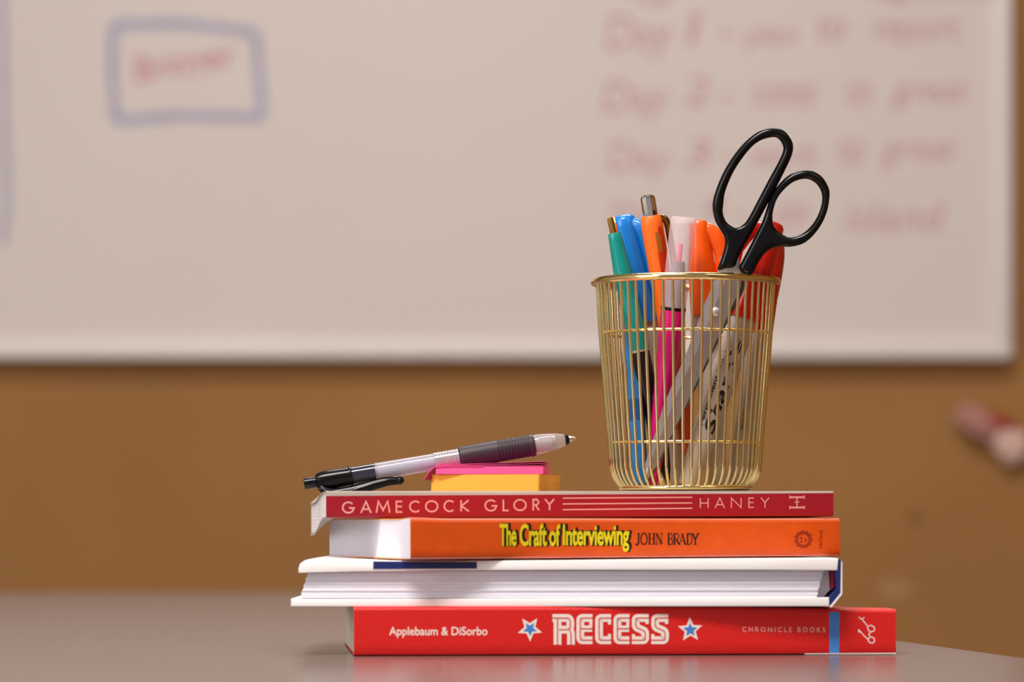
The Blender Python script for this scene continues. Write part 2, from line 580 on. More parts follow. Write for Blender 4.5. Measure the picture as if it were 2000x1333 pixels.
# --- bottom book: red paperback
Z1 = TABLE_Z + 0.0003
T1 = 0.0231
YAW1 = math.radians(4.2)
c1 = corner_at(691, 1.672, Z1)
def span_len(c, yaw, px):
    """length along the spine from corner c to the pixel column px"""
    k = (px - 1000.0) / F
    return (k * c.y - c.x) / (math.cos(yaw) - k * math.sin(yaw))
L1 = span_len(c1, YAW1, 1750)
M_red = mat('red_cover', (212, 28, 26), 0.42, var=0.10, scale=900, bump=0.25, bscale=1400)
M_redpage = mat('cream_edge_paper', (228, 216, 200), 0.8, var=0.05, scale=90, stretch=(.05, .05, 30))
def warp1(u, v, z):
    a = -0.0016 * sstep(L1 * .6, L1, u) * (z / T1) * (1 - 0.3 * sstep(0, .03, v))
    return a - 0.0030 * (z / T1) * sstep(L1 * .86, L1, u) * sstep(0.004, 0.12, v)
b1 = paperback('paperback_book', 'thick red paperback lying lowest in the book stack, white and blue stars on spine', c1, YAW1, 0, L1, 0.165, T1, M_red, M_red, M_redpage, warp1)
m1 = plane_map(b1, 0.00006); m1b = plane_map(b1, 0.00018)
M_print_w = mat('off_white_print', (238, 222, 214), 0.5, var=0.03)
M_print_b = mat('blue_print', (66, 128, 206), 0.45, var=0.04)
M_print_p = mat('pale_pink_print', (232, 170, 160), 0.5, var=0.03)
M_red_line = mat('red_inline_print', (214, 44, 40), 0.45, var=0.05)
pr = Print2D()
text_in(pr, 'Applebaum & DiSorbo', (760, 1225), (952, 1225), (760, 1247), offset=0.014)
pr.build('author_lettering', m1, M_print_w, b1)
def star_pts(cx, cy, r, k=.42, rot=-90):
    return [(cx + (r if i % 2 == 0 else r * k) * math.cos(math.radians(rot + 36 * i)), cy + (r if i % 2 == 0 else r * k) * math.sin(math.radians(rot + 36 * i))) for i in range(10)]
for cx, cy, rot in ((1035, 1229, -97 - 30), (1348, 1231, -92)):
    for nm, rr, mm, fn in (('star', 25, M_print_w, m1), ('star_centre', 14, M_print_b, m1b)):
        pts = star_pts(cx, cy, rr, .45, rot)
        pr = Print2D()
        pr.add(pts + [(cx, cy)], [(i, (i + 1) % 10, 10) for i in range(10)])
        pr.build(nm, fn, mm, b1)
def rc(x, y):
    return (1050 + x / 5.714, 1190 + y / 5.714)
RECESS = [
    [[(165, 102), (345, 102), (365, 130), (365, 205), (345, 232), (240, 232)], [(222, 102), (222, 400)], [(345, 225), (372, 260), (372, 400)]],
    [[(612, 102), (476, 102), (476, 350), (612, 350)], [(476, 222), (608, 222)]],
    [[(820, 102), (686, 102), (686, 350), (820, 350)]],
    [[(1025, 102), (890, 102), (890, 350), (1025, 350)], [(890, 222), (1022, 222)]],
    [[(1240, 102), (1095, 102), (1095, 205), (1200, 250), (1200, 350), (1052, 350)]],
    [[(1458, 102), (1312, 102), (1312, 205), (1422, 250), (1422, 350), (1268, 350)]],
]
pw, pi_ = Print2D(), Print2D()
for li, letter in enumerate(RECESS):
    for si, st in enumerate(letter):
        pts = fillet([rc(*p) for p in st], 5, 5)
        wd = 15.2 if not (li in (1, 3) and si == 1) else 12.5
        pw.stroke(pts, wd)
        pi_.stroke(pts, 2.0)
    if li in (1, 3):   # the e's small eye, closed at the right by the bar ends
        x1 = 612 if li == 1 else 1025
        pw.stroke([rc(x1 - 18, 140), rc(x1 - 18, 200)], 6)
    if li in (2,):
        for y0, y1 in ((100, 175), (280, 350)):
            pw.stroke([rc(802, y0), rc(802, y1)], 6)
    if li in (4, 5):
        x0, x1 = (1052, 1240) if li == 4 else (1268, 1458)
        pw.stroke([rc(x1 - 18, 100), rc(x1 - 18, 170)], 6)
        pw.stroke([rc(x0 + 18, 350), rc(x0 + 18, 282)], 6)
pw.build('title_lettering', m1, M_print_w, b1)
pi_.build('title_inline', m1b, M_red_line, b1)
pr = Print2D()
text_in(pr, 'CHRONICLE BOOKS', (1450, 1225), (1612, 1226), (1450, 1235), spacing=1.5, offset=0.006)
pr.build('publisher_lettering', m1, M_print_p, b1)
pr = Print2D()
zt = T1 - 0.0016
pr2 = [m1(1620, 1230).x, m1(1639, 1230).x]
obj('blue_band', [(pr2[0], -0.00006, 0.0006), (pr2[1], -0.00006, 0.0006), (pr2[1], -0.00006, T1 - 0.0028), (pr2[0], -0.00006, T1 - 0.0028)], [(0, 1, 2, 3)], M_print_b, b1)
def ec(x, y):
    return (1560 + x / 3.705, 940 + y / 3.705)
pr = Print2D()
glasses = [(436, 986), (452, 1000), (472, 990), (462, 1004), (488, 1038), (502, 1052), (522, 1046), (546, 1060), (546, 1082), (526, 1092), (504, 1080), (500, 1060), (512, 1048)]
pr.stroke([ec(*p) for p in smooth_path([(a, b, 0) for a, b in glasses], 6) for p in [(p.x, p.y)]], 2.0)
glasses2 = [(522, 1092), (508, 1112), (516, 1126), (542, 1138), (548, 1160), (530, 1174), (508, 1164), (504, 1146), (516, 1132)]
pr.stroke([ec(p.x, p.y) for p in smooth_path([(a, b, 0) for a, b in glasses2], 6)], 2.0)
glasses3 = [(504, 1150), (470, 1118), (446, 1090), (434, 1078), (436, 1092), (446, 1096)]
pr.stroke([ec(p.x, p.y) for p in smooth_path([(a, b, 0) for a, b in glasses3], 6)], 2.0)
pr.build('eyeglasses_emblem', m1, M_print_w, b1)
pr = Print2D()

obj('white_edge', [(L1 * .83, -0.00008, 0.0001), (L1, -0.00008, 0.0001), (L1, -0.00008, 0.0007), (L1 * .83, -0.00008, 0.0005)], [(0, 1, 2, 3)], M_print_w, b1)
# --- second book: white hardcover, page edges to the camera
D2 = 1.680
Z2 = Z1 + T1 + 0.0004
b2 = empty('hardcover_book', (0, D2, Z2), (0, 0, 0))
tag(b2, 'white hardcover book with page edges showing, blue patch on cover edge, second from bottom', 'book')
M_white_cov = mat('white_cover_cloth', (244, 240, 240), 0.35, var=0.02, scale=40, coat=0.1)
M_blue_cov = mat('navy_cover_print', (30, 42, 104), 0.35, var=0.08, scale=60)
M_headband = mat('crimson_headband', (150, 24, 48), 0.7, var=0.1, scale=400)
K2 = D2 / F
def x2(px): return (px - 1000) * K2
def z2(py): return EYE + (HOR - (py - 4.0 * (py - 1091) / 99.0)) * K2 - Z2
W2 = 0.165
def extrude_xz(name, pts, y0, y1, material, parent, bevel=0.0):
    """closed outline in x-z pushed from y0 to y1"""
    bm = bmesh.new()
    vs = [bm.verts.new((p[0], y0, p[1])) for p in pts]
    f = bm.faces.new(vs)
    r = bmesh.ops.extrude_face_region(bm, geom=[f])
    bmesh.ops.translate(bm, verts=[v for v in r['geom'] if isinstance(v, bmesh.types.BMVert)], vec=(0, y1 - y0, 0))
    if bevel:
        bmesh.ops.recalc_face_normals(bm, faces=bm.faces)
        es = [e for e in bm.edges if all(abs(v.co.y - y0) < 1e-7 for v in e.verts)]
        bmesh.ops.bevel(bm, geom=es, offset=bevel, segments=2, profile=0.6, affect='EDGES')
    o = bm_obj(name, bm, material, parent)
    return auto_smooth(o, 30)
zb = 0.0
top_out = [(583, 1111), (586, 1102), (596, 1095), (614, 1091), (640, 1091.5), (690, 1094), (760, 1096), (900, 1096), (1100, 1095), (1300, 1093), (1500, 1092), (1638, 1091.5)]
top_in = [(1636, 1116), (1500, 1115), (1300, 1115), (1100, 1115), (900, 1116), (700, 1118), (583, 1121)]
extrude_xz('front_board', [(x2(a), z2(b)) for a, b in top_out + top_in], 0, W2, M_white_cov, b2, 0.0007)
bot = [(568, 1174), (700, 1174), (1000, 1173), (1300, 1172), (1620, 1171), (1620, 1189.3), (1000, 1189.6), (568, 1189.6)]
extrude_xz('back_board', [(x2(a), z2(b)) for a, b in bot], 0, W2, M_white_cov, b2, 0.0007)
# navy cover wrap on the board edge
extrude_xz('blue_patch', [(x2(a), z2(b)) for a, b in ((729, 1097.5), (931, 1098.5), (931, 1112), (729, 1113))], -0.0002, 0.03, M_blue_cov, b2)
# spine and joint
sp = [(1636, 1091.5), (1641.5, 1093), (1643, 1100), (1643, 1163), (1622, 1190), (1616, 1189), (1618, 1172), (1634, 1153), (1631, 1116)]
extrude_xz('spine', [(x2(a), z2(b)) for a, b in sp], 0.0006, W2, M_blue_cov, b2)
edge = [(1643, 1096), (1645, 1100), (1645, 1164), (1624, 1191), (1620, 1190), (1642, 1162)]
extrude_xz('spine_edge', [(x2(a), z2(b)) for a, b in edge], 0.0003, W2, M_white_cov, b2)
extrude_xz('headband', [(x2(a), z2(b)) for a, b in ((1624, 1117), (1630.5, 1117), (1632, 1150), (1625, 1157))], 0.006, W2, M_headband, b2)
# signatures of the page block, one slab each
nS = 12
for i in range(nS):
    t0, t1 = i / nS, (i + 1) / nS
    yb = 1172.5 + (1117 - 1172.5) * t0
    yt = 1172.5 + (1117 - 1172.5) * t1
    def xl(t): return 585 + (602 - 585) * t + 0.7 * math.sin(i * 2.1)
    def xr(t): return 1596 + (1610 - 1596) * t + 0.8 * math.sin(i * 1.7)
    off = 0.0035 + 0.0004 * random.uniform(-1, 1)
    pts = [(xl(t0), yb)] + [(900, yb), (1250, yb - 0.6)] + [(xr(t0), yb - 1), (xr(t1), yt - 1)] + [(1250, yt - 0.6), (900, yt)] + [(xl(t1), yt)]
    extrude_xz('signature', [(x2(a), z2(b)) for a, b in pts], off, W2 - 0.006, M_paper2, b2, 0.00035)
extrude_xz('endpaper', [(x2(a), z2(b)) for a, b in ((1598, 1171), (1611, 1117), (1622, 1117), (1624, 1156), (1612, 1171))], 0.009, W2 - 0.006, M_paper, b2)

# --- third book: orange paperback
YAW3 = math.radians(18.0)
Z3 = TABLE_Z + 0.0459
c3 = corner_at(802, 1.665, Z3)
L3 = span_len(c3, YAW3, 1641)
T3 = 0.0193
M_orange = mat('orange_cover', (214, 80, 12), 0.42, var=0.06, scale=120, bump=0.08, bscale=700)
M_orange_top = mat('orange_cover_face', (236, 150, 80), 0.42, var=0.1, scale=30)
def warp3(u, v, z):
    return -0.0006 * (z / T3) * sstep(0, L3, u) + 0.0006 * (z / T3) * (1 - sstep(0.0, .02, abs(u - 0.0))) * (1 - sstep(0, .02, v))
b3 = paperback('paperback_book', 'orange paperback with yellow title on spine, turned askew in the stack', c3, YAW3, math.radians(0.25), L3, 0.150, T3, M_orange, M_orange_top, M_paper2, warp3, r=0.0018, chamfer=-0.0009)
# head of the text block next to the spine, bulging forward
m3 = plane_map(b3, 0.00006); m3b = plane_map(b3, 0.00016)
M_yellow = mat('yellow_print', (226, 206, 20), 0.45, var=0.04)
M_dark = mat('black_print', (22, 10, 10), 0.5, var=0.1)
M_maroon = mat('maroon_print', (120, 20, 12), 0.5, var=0.1)
def cc(x, y): return (960 + x / 4.545, 1010 + y / 4.545)
segs = [('The', 72, 222, 62, 262), ('Craft', 250, 492, 62, 262), ('of', 512, 610, 66, 262), ('Interviewing', 634, 1222, 70, 312)]
for nm, fn, mm, dx, dy, off in (('title_shadow', m3, M_dark, 9, -6, 0.036), ('title_lettering', m3b, M_yellow, 0, 0, 0.026)):
    pr = Print2D()
    for k in range(4 if nm == 'title_shadow' else 1):
        q = (k + 1) / 4 if nm == 'title_shadow' else 0
        for s, x0, x1, y0, y1 in segs:
            sx, sy = dx * 2.6 * q, (6 - 14 * (k % 2)) * q if nm == 'title_shadow' else 0
            text_in(pr, s, cc(x0 + sx, y0 + sy), cc(x1 + sx, y0 + sy), cc(x0 + sx, y1 + sy), offset=off, spacing=0.96)
    if nm == 'title_shadow':
        for k in range(len(pr.f)): pass
    pr.build(nm, fn, mm, b3)
# serif capitals of the author's name
def serif_word(pr, word, boxes, y0, y1, thick, thin):
    for ch, (x0, x1) in zip(word, boxes):
        def q(x, y): return cc(x0 + (x1 - x0) * x, y0 + (y1 - y0) * y)
        def st(pts, wdt): pr.stroke([q(*p) for p in pts], wdt)
        def sf(x, y, w_=.22): st([(x - w_, y), (x + w_, y)], thin)
        if ch == 'J': st([(.75, 0), (.75, .85), (.55, 1.02), (.1, 1.0)], thick); sf(.75, 0.01)
        elif ch == 'O': pr.stroke([q(*p) for p in arc(.5, .5, .44, .5, 0, 360, 24)], thick * .8)
        elif ch == 'H':
            st([(.2, 0), (.2, 1)], thick); st([(.8, 0), (.8, 1)], thick); st([(.2, .48), (.8, .48)], thin)
            for x in (.2, .8): sf(x, .01); sf(x, .99)
        elif ch == 'N':
            st([(.15, 1), (.15, 0)], thin); st([(.15, 0), (.85, 1)], thick); st([(.85, 1), (.85, 0)], thin); sf(.15, .99); sf(.85, .01)
        elif ch == 'B':
            st([(.2, 0), (.2, 1)], thick)
            st([(.2, .01), (.6, .01)] + arc(.6, .24, .3, .23, -90, 90, 8) + [(.2, .47)], thin * 1.3)
            st([(.6, .47)] + arc(.6, .74, .36, .25, -90, 90, 8) + [(.1, .99)], thin * 1.5)
        elif ch == 'R':
            st([(.2, 0), (.2, 1)], thick); st([(.2, .01), (.55, .01)] + arc(.55, .26, .35, .25, -90, 90, 8) + [(.2, .51)], thin * 1.4)
            st([(.5, .5), (.95, 1)], thick); sf(.2, .99)
        elif ch == 'A':
            st([(.12, 1), (.5, 0)], thin); st([(.48, 0), (.88, 1)], thick); st([(.25, .66), (.75, .66)], thin); sf(.12, .99, .15); sf(.88, .99, .15)
        elif ch == 'D':
            st([(.2, 0), (.2, 1)], thick); st([(.1, .01), (.45, .01)] + arc(.45, .5, .45, .49, -90, 90, 10) + [(.1, .99)], thin * 1.5)
        elif ch == 'Y':
            st([(.1, 0), (.5, .52)], thick); st([(.9, 0), (.5, .52), (.5, 1)], thick * .8); sf(.12, .01); sf(.88, .01); sf(.5, .99)
pr = Print2D()
serif_word(pr, 'JOHN', [(1270, 1318), (1322, 1385), (1390, 1455), (1456, 1520)], 146, 246, 3.2, 1.2)
serif_word(pr, 'BRADY', [(1562, 1610), (1612, 1668), (1660, 1728), (1728, 1786), (1776, 1842)], 148, 248, 3.2, 1.2)
pr.build('author_lettering', m3, M_dark, b3)
# sun emblem and imprint
pr = Print2D()
sx, sy = 1569, 1054.5
pr.stroke(arc(sx, sy, 11, 11.5, 0, 360, 30), 1.4)
for k in range(22):
    a = 2 * math.pi * k / 22
    r1 = 18.5 if k % 2 == 0 else 16
    pr.stroke([(sx + 12.5 * math.cos(a), sy + 12.5 * math.sin(a)), (sx + 15 * math.cos(a + .12), sy + 15 * math.sin(a + .12)), (sx + r1 * math.cos(a), sy + r1 * math.sin(a))], 2.0)
pr.stroke([(sx - 4, sy - 5), (sx - 4, sy - 1)], 3.2)
pr.stroke([(sx - 4, sy + 2), (sx - 4, sy + 6)], 3.2)
pr.stroke([(sx + 3, sy - 2), (sx + 3, sy + 3), (sx + 6, sy + 3), (sx + 6, sy - 1)], 1.2)
pr.build('sun_emblem', m3, M_maroon, b3)
pr = Print2D()
text_in(pr, 'VINTAGE', (1600, 1073), (1600, 1036), (1606.5, 1073), offset=0.004, spacing=1.05)
pr.build('publisher_lettering', m3, M_maroon, b3)

# --- top book: crimson spine
YAW4 = math.radians(6.2)
Z4 = TABLE_Z + 0.0655
c4 = corner_at(637, 1.712, Z4)
L4 = span_len(c4, YAW4, 1628)
T4 = 0.0131
TILT4 = math.radians(0.2)
M_crim = mat('crimson_spine', (148, 12, 32), 0.4, var=0.06, scale=60)
M_grey_cov = mat('pale_grey_cover', (168, 156, 148), 0.35, var=0.12, scale=18)
def warp4(u, v, z):
    k = z / T4
    a = -0.0006 * k * sstep(0, L4, u) - 0.0006 * (1 - k) * sstep(.010, .035, v) * sstep(.10, .20, u)
    a += -0.0085 * (1 - sstep(-0.003, 0.0061, u)) * 1.25 * sstep(0.02, 0.12, v) * (1.15 - .5 * k)
    if v < 1e-6 and abs(z - (T4 - 0.0024)) < 1e-7: a += 0.0013 * u / L4
    return a
b4 = paperback('paperback_book', 'thin paperback with crimson spine on top of the book stack', c4, YAW4, TILT4, L4, 0.152, T4, M_crim, M_grey_cov, M_paper, warp4, r=0.0010, band=0.0024)
m4 = plane_map(b4, 0.00006)
M_print_pink = mat('rose_print', (212, 146, 136), 0.5, var=0.03)
def tl(x): return 560 + x / 3.3333
pr = Print2D()
for ch, a, b in (('G', 362, 440), ('A', 482, 550), ('M', 582, 672), ('E', 712, 755), ('C', 798, 870), ('O', 903, 985), ('C', 1022, 1092), ('K', 1132, 1187),
                 ('G', 1290, 1368), ('L', 1408, 1445), ('O', 1478, 1560), ('R', 1602, 1645), ('Y', 1680, 1742)):
    x0, x1 = tl(a), tl(b)
    yo = -(x0 - 668) * 7.0 / 410 * .85
    glyph(pr, ch, x0, x1, 981 + yo, 1003 + yo, 3.3)
pr.build('title_lettering', m4, M_print_pink, b4)
pr = Print2D()
for ya, yb in ((973.6, 972.0), (985, 983), (996.2, 993.4)):
    pr.stroke([(1099, ya), (1352, yb)], 2.6)
pr.build('spine_stripes', m4, M_print_pink, b4)
pr = Print2D()
for ch, a, b in (('H', 785, 835), ('A', 872, 928), ('N', 963, 1025), ('E', 1065, 1097), ('Y', 1135, 1183)):
    x0, x1 = 1100 + a / 2.941, 1100 + b / 2.941
    yo = -(x0 - 1366) * 1.0 / 140
    glyph(pr, ch, x0, x1, 973.5 + yo, 993 + yo, 2.2)
pr.build('author_lettering', m4, M_print_pink, b4)
pr = Print2D()
for yy in (972, 992):
    pr.stroke([(1543, yy), (1571, yy - .3)], 3.6)
    for xx in (1542.5, 1571): pr.stroke([(xx, yy - 4), (xx, yy + 3.6)], 1.6)
pr.stroke([(1556.5, 972), (1556.5, 992)], 2.4)
pr.stroke([(1551, 981.5), (1562, 981)], 1.4)
pr.build('letter_emblem', m4, M_print_pink, b4)

def top4(x, y):
    """height of the top book's upper cover at a world x, y"""
    q = b4.matrix_world.inverted() @ Vector((x, y, Z4))
    p = b4.matrix_world @ Vector((q.x, q.y, T4 + warp4(q.x, q.y, T4)))
    return p.z

# ------------------------------------------------------------------ sticky note pads
M_note_o = mat('orange_note_paper', (250, 170, 60), 0.75, var=0.06, scale=90, stretch=(.05, .05, 40), bump=0.3, bscale=120)
M_note_p = mat('pink_note_paper', (246, 84, 152), 0.75, var=0.06, scale=90, stretch=(.05, .05, 40), bump=0.3, bscale=120)
bpy.context.view_layer.update()
pc = P(1053, 0, 1.752)
zpad = top4(pc.x, pc.y) + 0.0003
pad = empty('sticky_note_pad', (pc.x, pc.y, zpad), (0, 0, math.radians(-13)))
tag(pad, 'thick orange sticky note pad lying flat on the top book', 'note pad')
HP = 0.0083
def rounded_slab(name, x0, x1, y0, y1, z0, z1, r, material, parent, curl=None, nx=14, sheets=1):
    """slab with one rounded vertical corner set, subdivided so that curl(x, y) can lift it"""
    pts = fillet([(x0, y0), (x1, y0), (x1, y1), (x0, y1)], r, 5, closed=True)
    vs, fs = [], []
    n = len(pts)
    c = ((x0 + x1) / 2, (y0 + y1) / 2)
    curl = curl or (lambda x, y: 0)
    rings = [1.0, .8, .5, .2]
    for z in (z0, z1):
        for q in rings:
            for p in pts:
                x = c[0] + (p[0] - c[0]) * q; y = c[1] + (p[1] - c[1]) * q
                vs.append((x, y, z + curl(x, y)))
    S = n * len(rings)
    for i in range(n):
        j = (i + 1) % n
        fs.append((i, j, S + j, S + i))
        for q in range(len(rings) - 1):
            a, b = q * n, (q + 1) * n
            fs.append((a + i, b + i, b + j, a + j))
            fs.append((S + a + i, S + a + j, S + b + j, S + b + i))
    e = (len(rings) - 1) * n
    fs.append(tuple(reversed([e + i for i in range(n)])))
    fs.append(tuple(S + e + i for i in range(n)))
    return auto_smooth(obj(name, vs, fs, material, parent), 40)
rounded_slab('sheet_block', -0.0555, 0, 0, 0.050, 0, HP * .52, 0.0012, M_note_o, pad)
rounded_slab('sheet_block', -0.0552, 0.0002, 0.0003, 0.050, HP * .52, HP, 0.0016, M_note_o, pad)

p0 = P(1062, 0, 1.758)
pp = empty('sticky_note_pad', (p0.x, p0.y, zpad + HP + 0.0002), (0, 0, math.radians(-4)))
tag(pp, 'thin pink sticky note pad with fanned sheets lying on the orange pad', 'note pad')
rounded_slab('sheet_block', -0.054, 0.0, 0, 0.050, 0, 0.0038, 0.0008, M_note_p, pp)
for k in range(3):
    zz = 0.0039 + k * 0.0003
    sh = [0.0002, 0.0009, 0.0016][k]
    rounded_slab('loose_sheet', -0.053 - .0004 * k, -0.0004 + .0003 * k, 0.0004 * k, 0.050, zz, zz + 0.00018, 0.0006, M_note_p, pp,
                 curl=lambda x, y, s_=sh: s_ * sstep(-0.030, 0.0, x))
# bent-down sheet at the left
xs = [(-0.030, 0.0042), (-0.048, 0.0042), (-0.0545, 0.0037), (-0.0575, 0.0010), (-0.0600, -0.0024)]
vs, fs = [], []
for x, z in xs:
    for y in (-0.0006, 0.046):
        vs.append((x, y, z)); vs.append((x, y, z - 0.0003))
for i in range(len(xs) - 1):
    a, b = i * 4, i * 4 + 4
    fs += [(a, a + 2, b + 2, b), (a + 1, b + 1, b + 3, a + 3), (a, b, b + 1, a + 1), (a + 2, a + 3, b + 3, b + 2)]
e_ = (len(xs) - 1) * 4
fs += [(0, 1, 3, 2), (e_, e_ + 2, e_ + 3, e_ + 1)]
auto_smooth(obj('bent_sheet', vs, fs, M_note_p, pp), 50)

# ------------------------------------------------------------------ axis frames for pens
def axis_thing(name, label, cat, bottom, top, group=None):
    """Empty at the lower end, z along the axis, -y towards the lens"""
    z = (top - bottom)
    L = z.length
    z.normalize()
    y = Vector((0, 1, 0))
    y = (y - z * y.dot(z)).normalized()
    x = y.cross(z)
    m = Matrix((x, y, z)).transposed().to_4x4()
    m.translation = bottom
    e = empty(name)
    e.matrix_world = m
    tag(e, label, cat, group)
    return e, L

def wrap_text(name, s, parent, material, r, s0, s1, h, ang, flip=False, offset=0.0, shear=0.0, spacing=1.0):
    """lettering wrapped on a barrel: runs from s0 to s1 along the axis, h tall round it, centred at angle ang"""
    vs, fs = text_shape(s, offset, shear, spacing)
    out = []
    for v in vs:
        a = ang + (v.y - 0.5) * h / r * (-1 if flip else 1)
        rr = r + 0.00008
        out.append((rr * math.cos(a), rr * math.sin(a), s0 + (s1 - s0) * v.x))
    return obj(name, out, fs, material, parent)

# ---- retractable gel pen lying on the pads
pen, LP = axis_thing('gel_pen', 'clear barrelled black gel pen leaning on the sticky notes', 'pen', P(594, 946, 1.772), P(1125, 856, 1.780))
k = LP / 1840.0
def S(x): return (x - 80) * k
M_clear = mat('clear_barrel', (196, 192, 208), 0.12, var=0.03, alpha=0.5, coat=0.3)
M_clear2 = mat('clear_cone', (205, 200, 202), 0.08, var=0.03, alpha=0.28, coat=0.4)
M_grip = mat('plum_grey_rubber', (50, 34, 44), 0.5, var=0.06, scale=300)
M_smoke = mat('smoky_barrel', (40, 40, 56), 0.15, var=0.1, alpha=0.88, coat=0.3)
M_collar = mat('ridged_collar', (186, 176, 180), 0.2, metal=0.45, var=0.08, scale=300)
lathe('button', [(S(80), .0024), (S(84), .0029), (S(100), .0030), (S(140), .0028), (S(176), .0028)], M_black, pen)
lathe('tail_cap', [(S(160), .0032), (S(170), .0042), (S(200), .0048), (S(260), .0050), (S(380), .0047), (S(396), .0047)], M_black, pen)
lathe('cap_ring', [(S(384), .0049), (S(388), .0050), (S(400), .0050), (S(404), .0048)], M_black, pen)
lathe('smoked_section', [(S(396), .0045), (S(560), .0044)], M_smoke, pen)
lathe('barrel_ring', [(S(560), .0044), (S(563), .0046), (S(572), .0046), (S(576), .0044)], M_clear2, pen)
lathe('barrel', [(S(574), .0044), (S(960), .0043)], M_clear, pen)
lathe('refill', [(S(400), .0026), (S(1600), .0026)], mat('ink_tube', (150, 148, 166), 0.3, var=0.05), pen, 20)
pf = []
for i in range(9):
    a = 960 + i * 19
    pf += [(S(a), .0044), (S(a + 4), .0047), (S(a + 13), .0047), (S(a + 17), .0044)]
lathe('collar', pf + [(S(1134), .0045)], M_collar, pen)
pf = [(S(1128), .0046), (S(1136), .0052), (S(1160), .0054)]
for i in range(6):
    a = 1180 + i * 20
pf += [(S(1250), .0055), (S(1380), .0056)]
for i in range(10):
    a = 1392 + i * 22
    pf += [(S(a), .0056), (S(a + 4), .0053), (S(a + 10), .0053), (S(a + 14), .0056)]
pf += [(S(1622), .0057), (S(1636), .0054), (S(1640), .0050)]
lathe('grip', pf, M_grip, pen, ang=25)
pf = [(S(1636), .0051), (S(1660), .0052), (S(1700), .0050), (S(1780), .0042), (S(1850), .0027), (S(1862), .0023)]
lathe('nose_cone', pf, M_clear2, pen)
pf = []
for i in range(7):
    a = 1644 + i * 17
    pf += [(S(a), .0036), (S(a + 5), .0039), (S(a + 12), .0036)]
lathe('nose_thread', pf + [(S(1780), .0030)], M_collar, pen)
lathe('nose_ring', [(S(1846), .0028), (S(1850), .0030), (S(1862), .0026), (S(1872), .0020)], M_black, pen)
lathe('point', [(S(1866), .0020), (S(1896), .0011), (S(1912), .0006), (S(1920), .0003)], M_chrome, pen)
# clip under the barrel, on the lens side
cp = smooth_path([(.0030, -.0030, S(185)), (.0046, -.0034, S(205)), (.0070, -.0036, S(270)), (.0074, -.0036, S(360)), (.0070, -.0036, S(450)), (.0062, -.0036, S(540)), (.0058, -.0036, S(610)), (.0060, -.0036, S(660)), (.0066, -.0036, S(715))], 5)
tube('clip', cp, [.0011 + .0006 * math.sin(math.pi * i / (len(cp) - 1)) for i in range(len(cp))], M_black, pen, 10, flat=1.6)
bm = bmesh.new()
bmesh.ops.create_uvsphere(bm, u_segments=16, v_segments=10, radius=0.0021)
bmesh.ops.translate(bm, verts=bm.verts, vec=(.0064, -.0036, S(712)))
bm_obj('clip_ball', bm, M_black, pen, True)
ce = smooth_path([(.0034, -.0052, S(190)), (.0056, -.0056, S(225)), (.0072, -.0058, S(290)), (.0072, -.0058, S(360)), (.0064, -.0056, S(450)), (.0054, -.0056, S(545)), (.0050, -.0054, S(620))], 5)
tube('clip_glint', ce, .00042, mat('clip_highlight_edge', (120, 118, 120), 0.2, metal=0.4), pen, 6)  # grey strip painting the highlight on the glossy black clip

# ------------------------------------------------------------------ wire pencil cup
DC = 1.790
cx = (1339 - 1000) * DC / F
bpy.context.view_layer.update()
zc = top4(cx, DC - 0.02) + 0.0004
cup = empty('wire_pencil_cup', (cx, DC, zc))
tag(cup, 'brass wire pencil cup standing on the top book', 'cup')
mmp = DC / F
def zr(py): return EYE + (HOR - py) * mmp - zc
ZRIM = zr(551.5)
prof = [(0.0322, 0.0020), (0.0338, 0.0036), (0.0362, 0.0072), (0.0377, 0.0118), (0.0381, 0.0155), (0.0387, zr(866)), (0.0410, zr(760)), (0.0433, zr(652)), (0.0447, zr(560)), (0.0455, ZRIM)]
wire_path = smooth_path([(r, 0, z) for r, z in prof], 4)
def ring(name, R, z, r, material, flat=1.0, n=72, seg=10):
    return tube(name, [(R * math.cos(2 * math.pi * i / n), R * math.sin(2 * math.pi * i / n), z) for i in range(n)], r, material, cup, seg, True, flat, up=(0, 0, 1))
NW = 57
w0 = tube('wire', wire_path, 0.00079, M_gold, cup, 8, up=(0, 1, 0))
for i in range(1, NW):
    o = w0.copy()
    COL.objects.link(o)
    o.parent = cup
    o.rotation_euler = (0, 0, 2 * math.pi * i / NW)
ring('rim', 0.0462, ZRIM, 0.0019, M_goldrim, 1.0, 96, 14)
ring('hoop', 0.0433 - 0.0011, zr(652), 0.0008, M_goldrim)
ring('hoop', 0.0388 - 0.0011, zr(866), 0.0008, M_goldrim)
ring('base_ring', 0.0326, 0.0017, 0.0013, M_goldrim)
lathe('base_plate', [(0.0004, 0.0310), (0.0008, 0.0322), (0.0016, 0.0322), (0.0018, 0.0318)], M_goldrim, cup, 64)
ZIN = zc + 0.0030     # inner floor

def in_cup(px, d):
    p = P(px, 0, d); p.z = ZIN
    return p

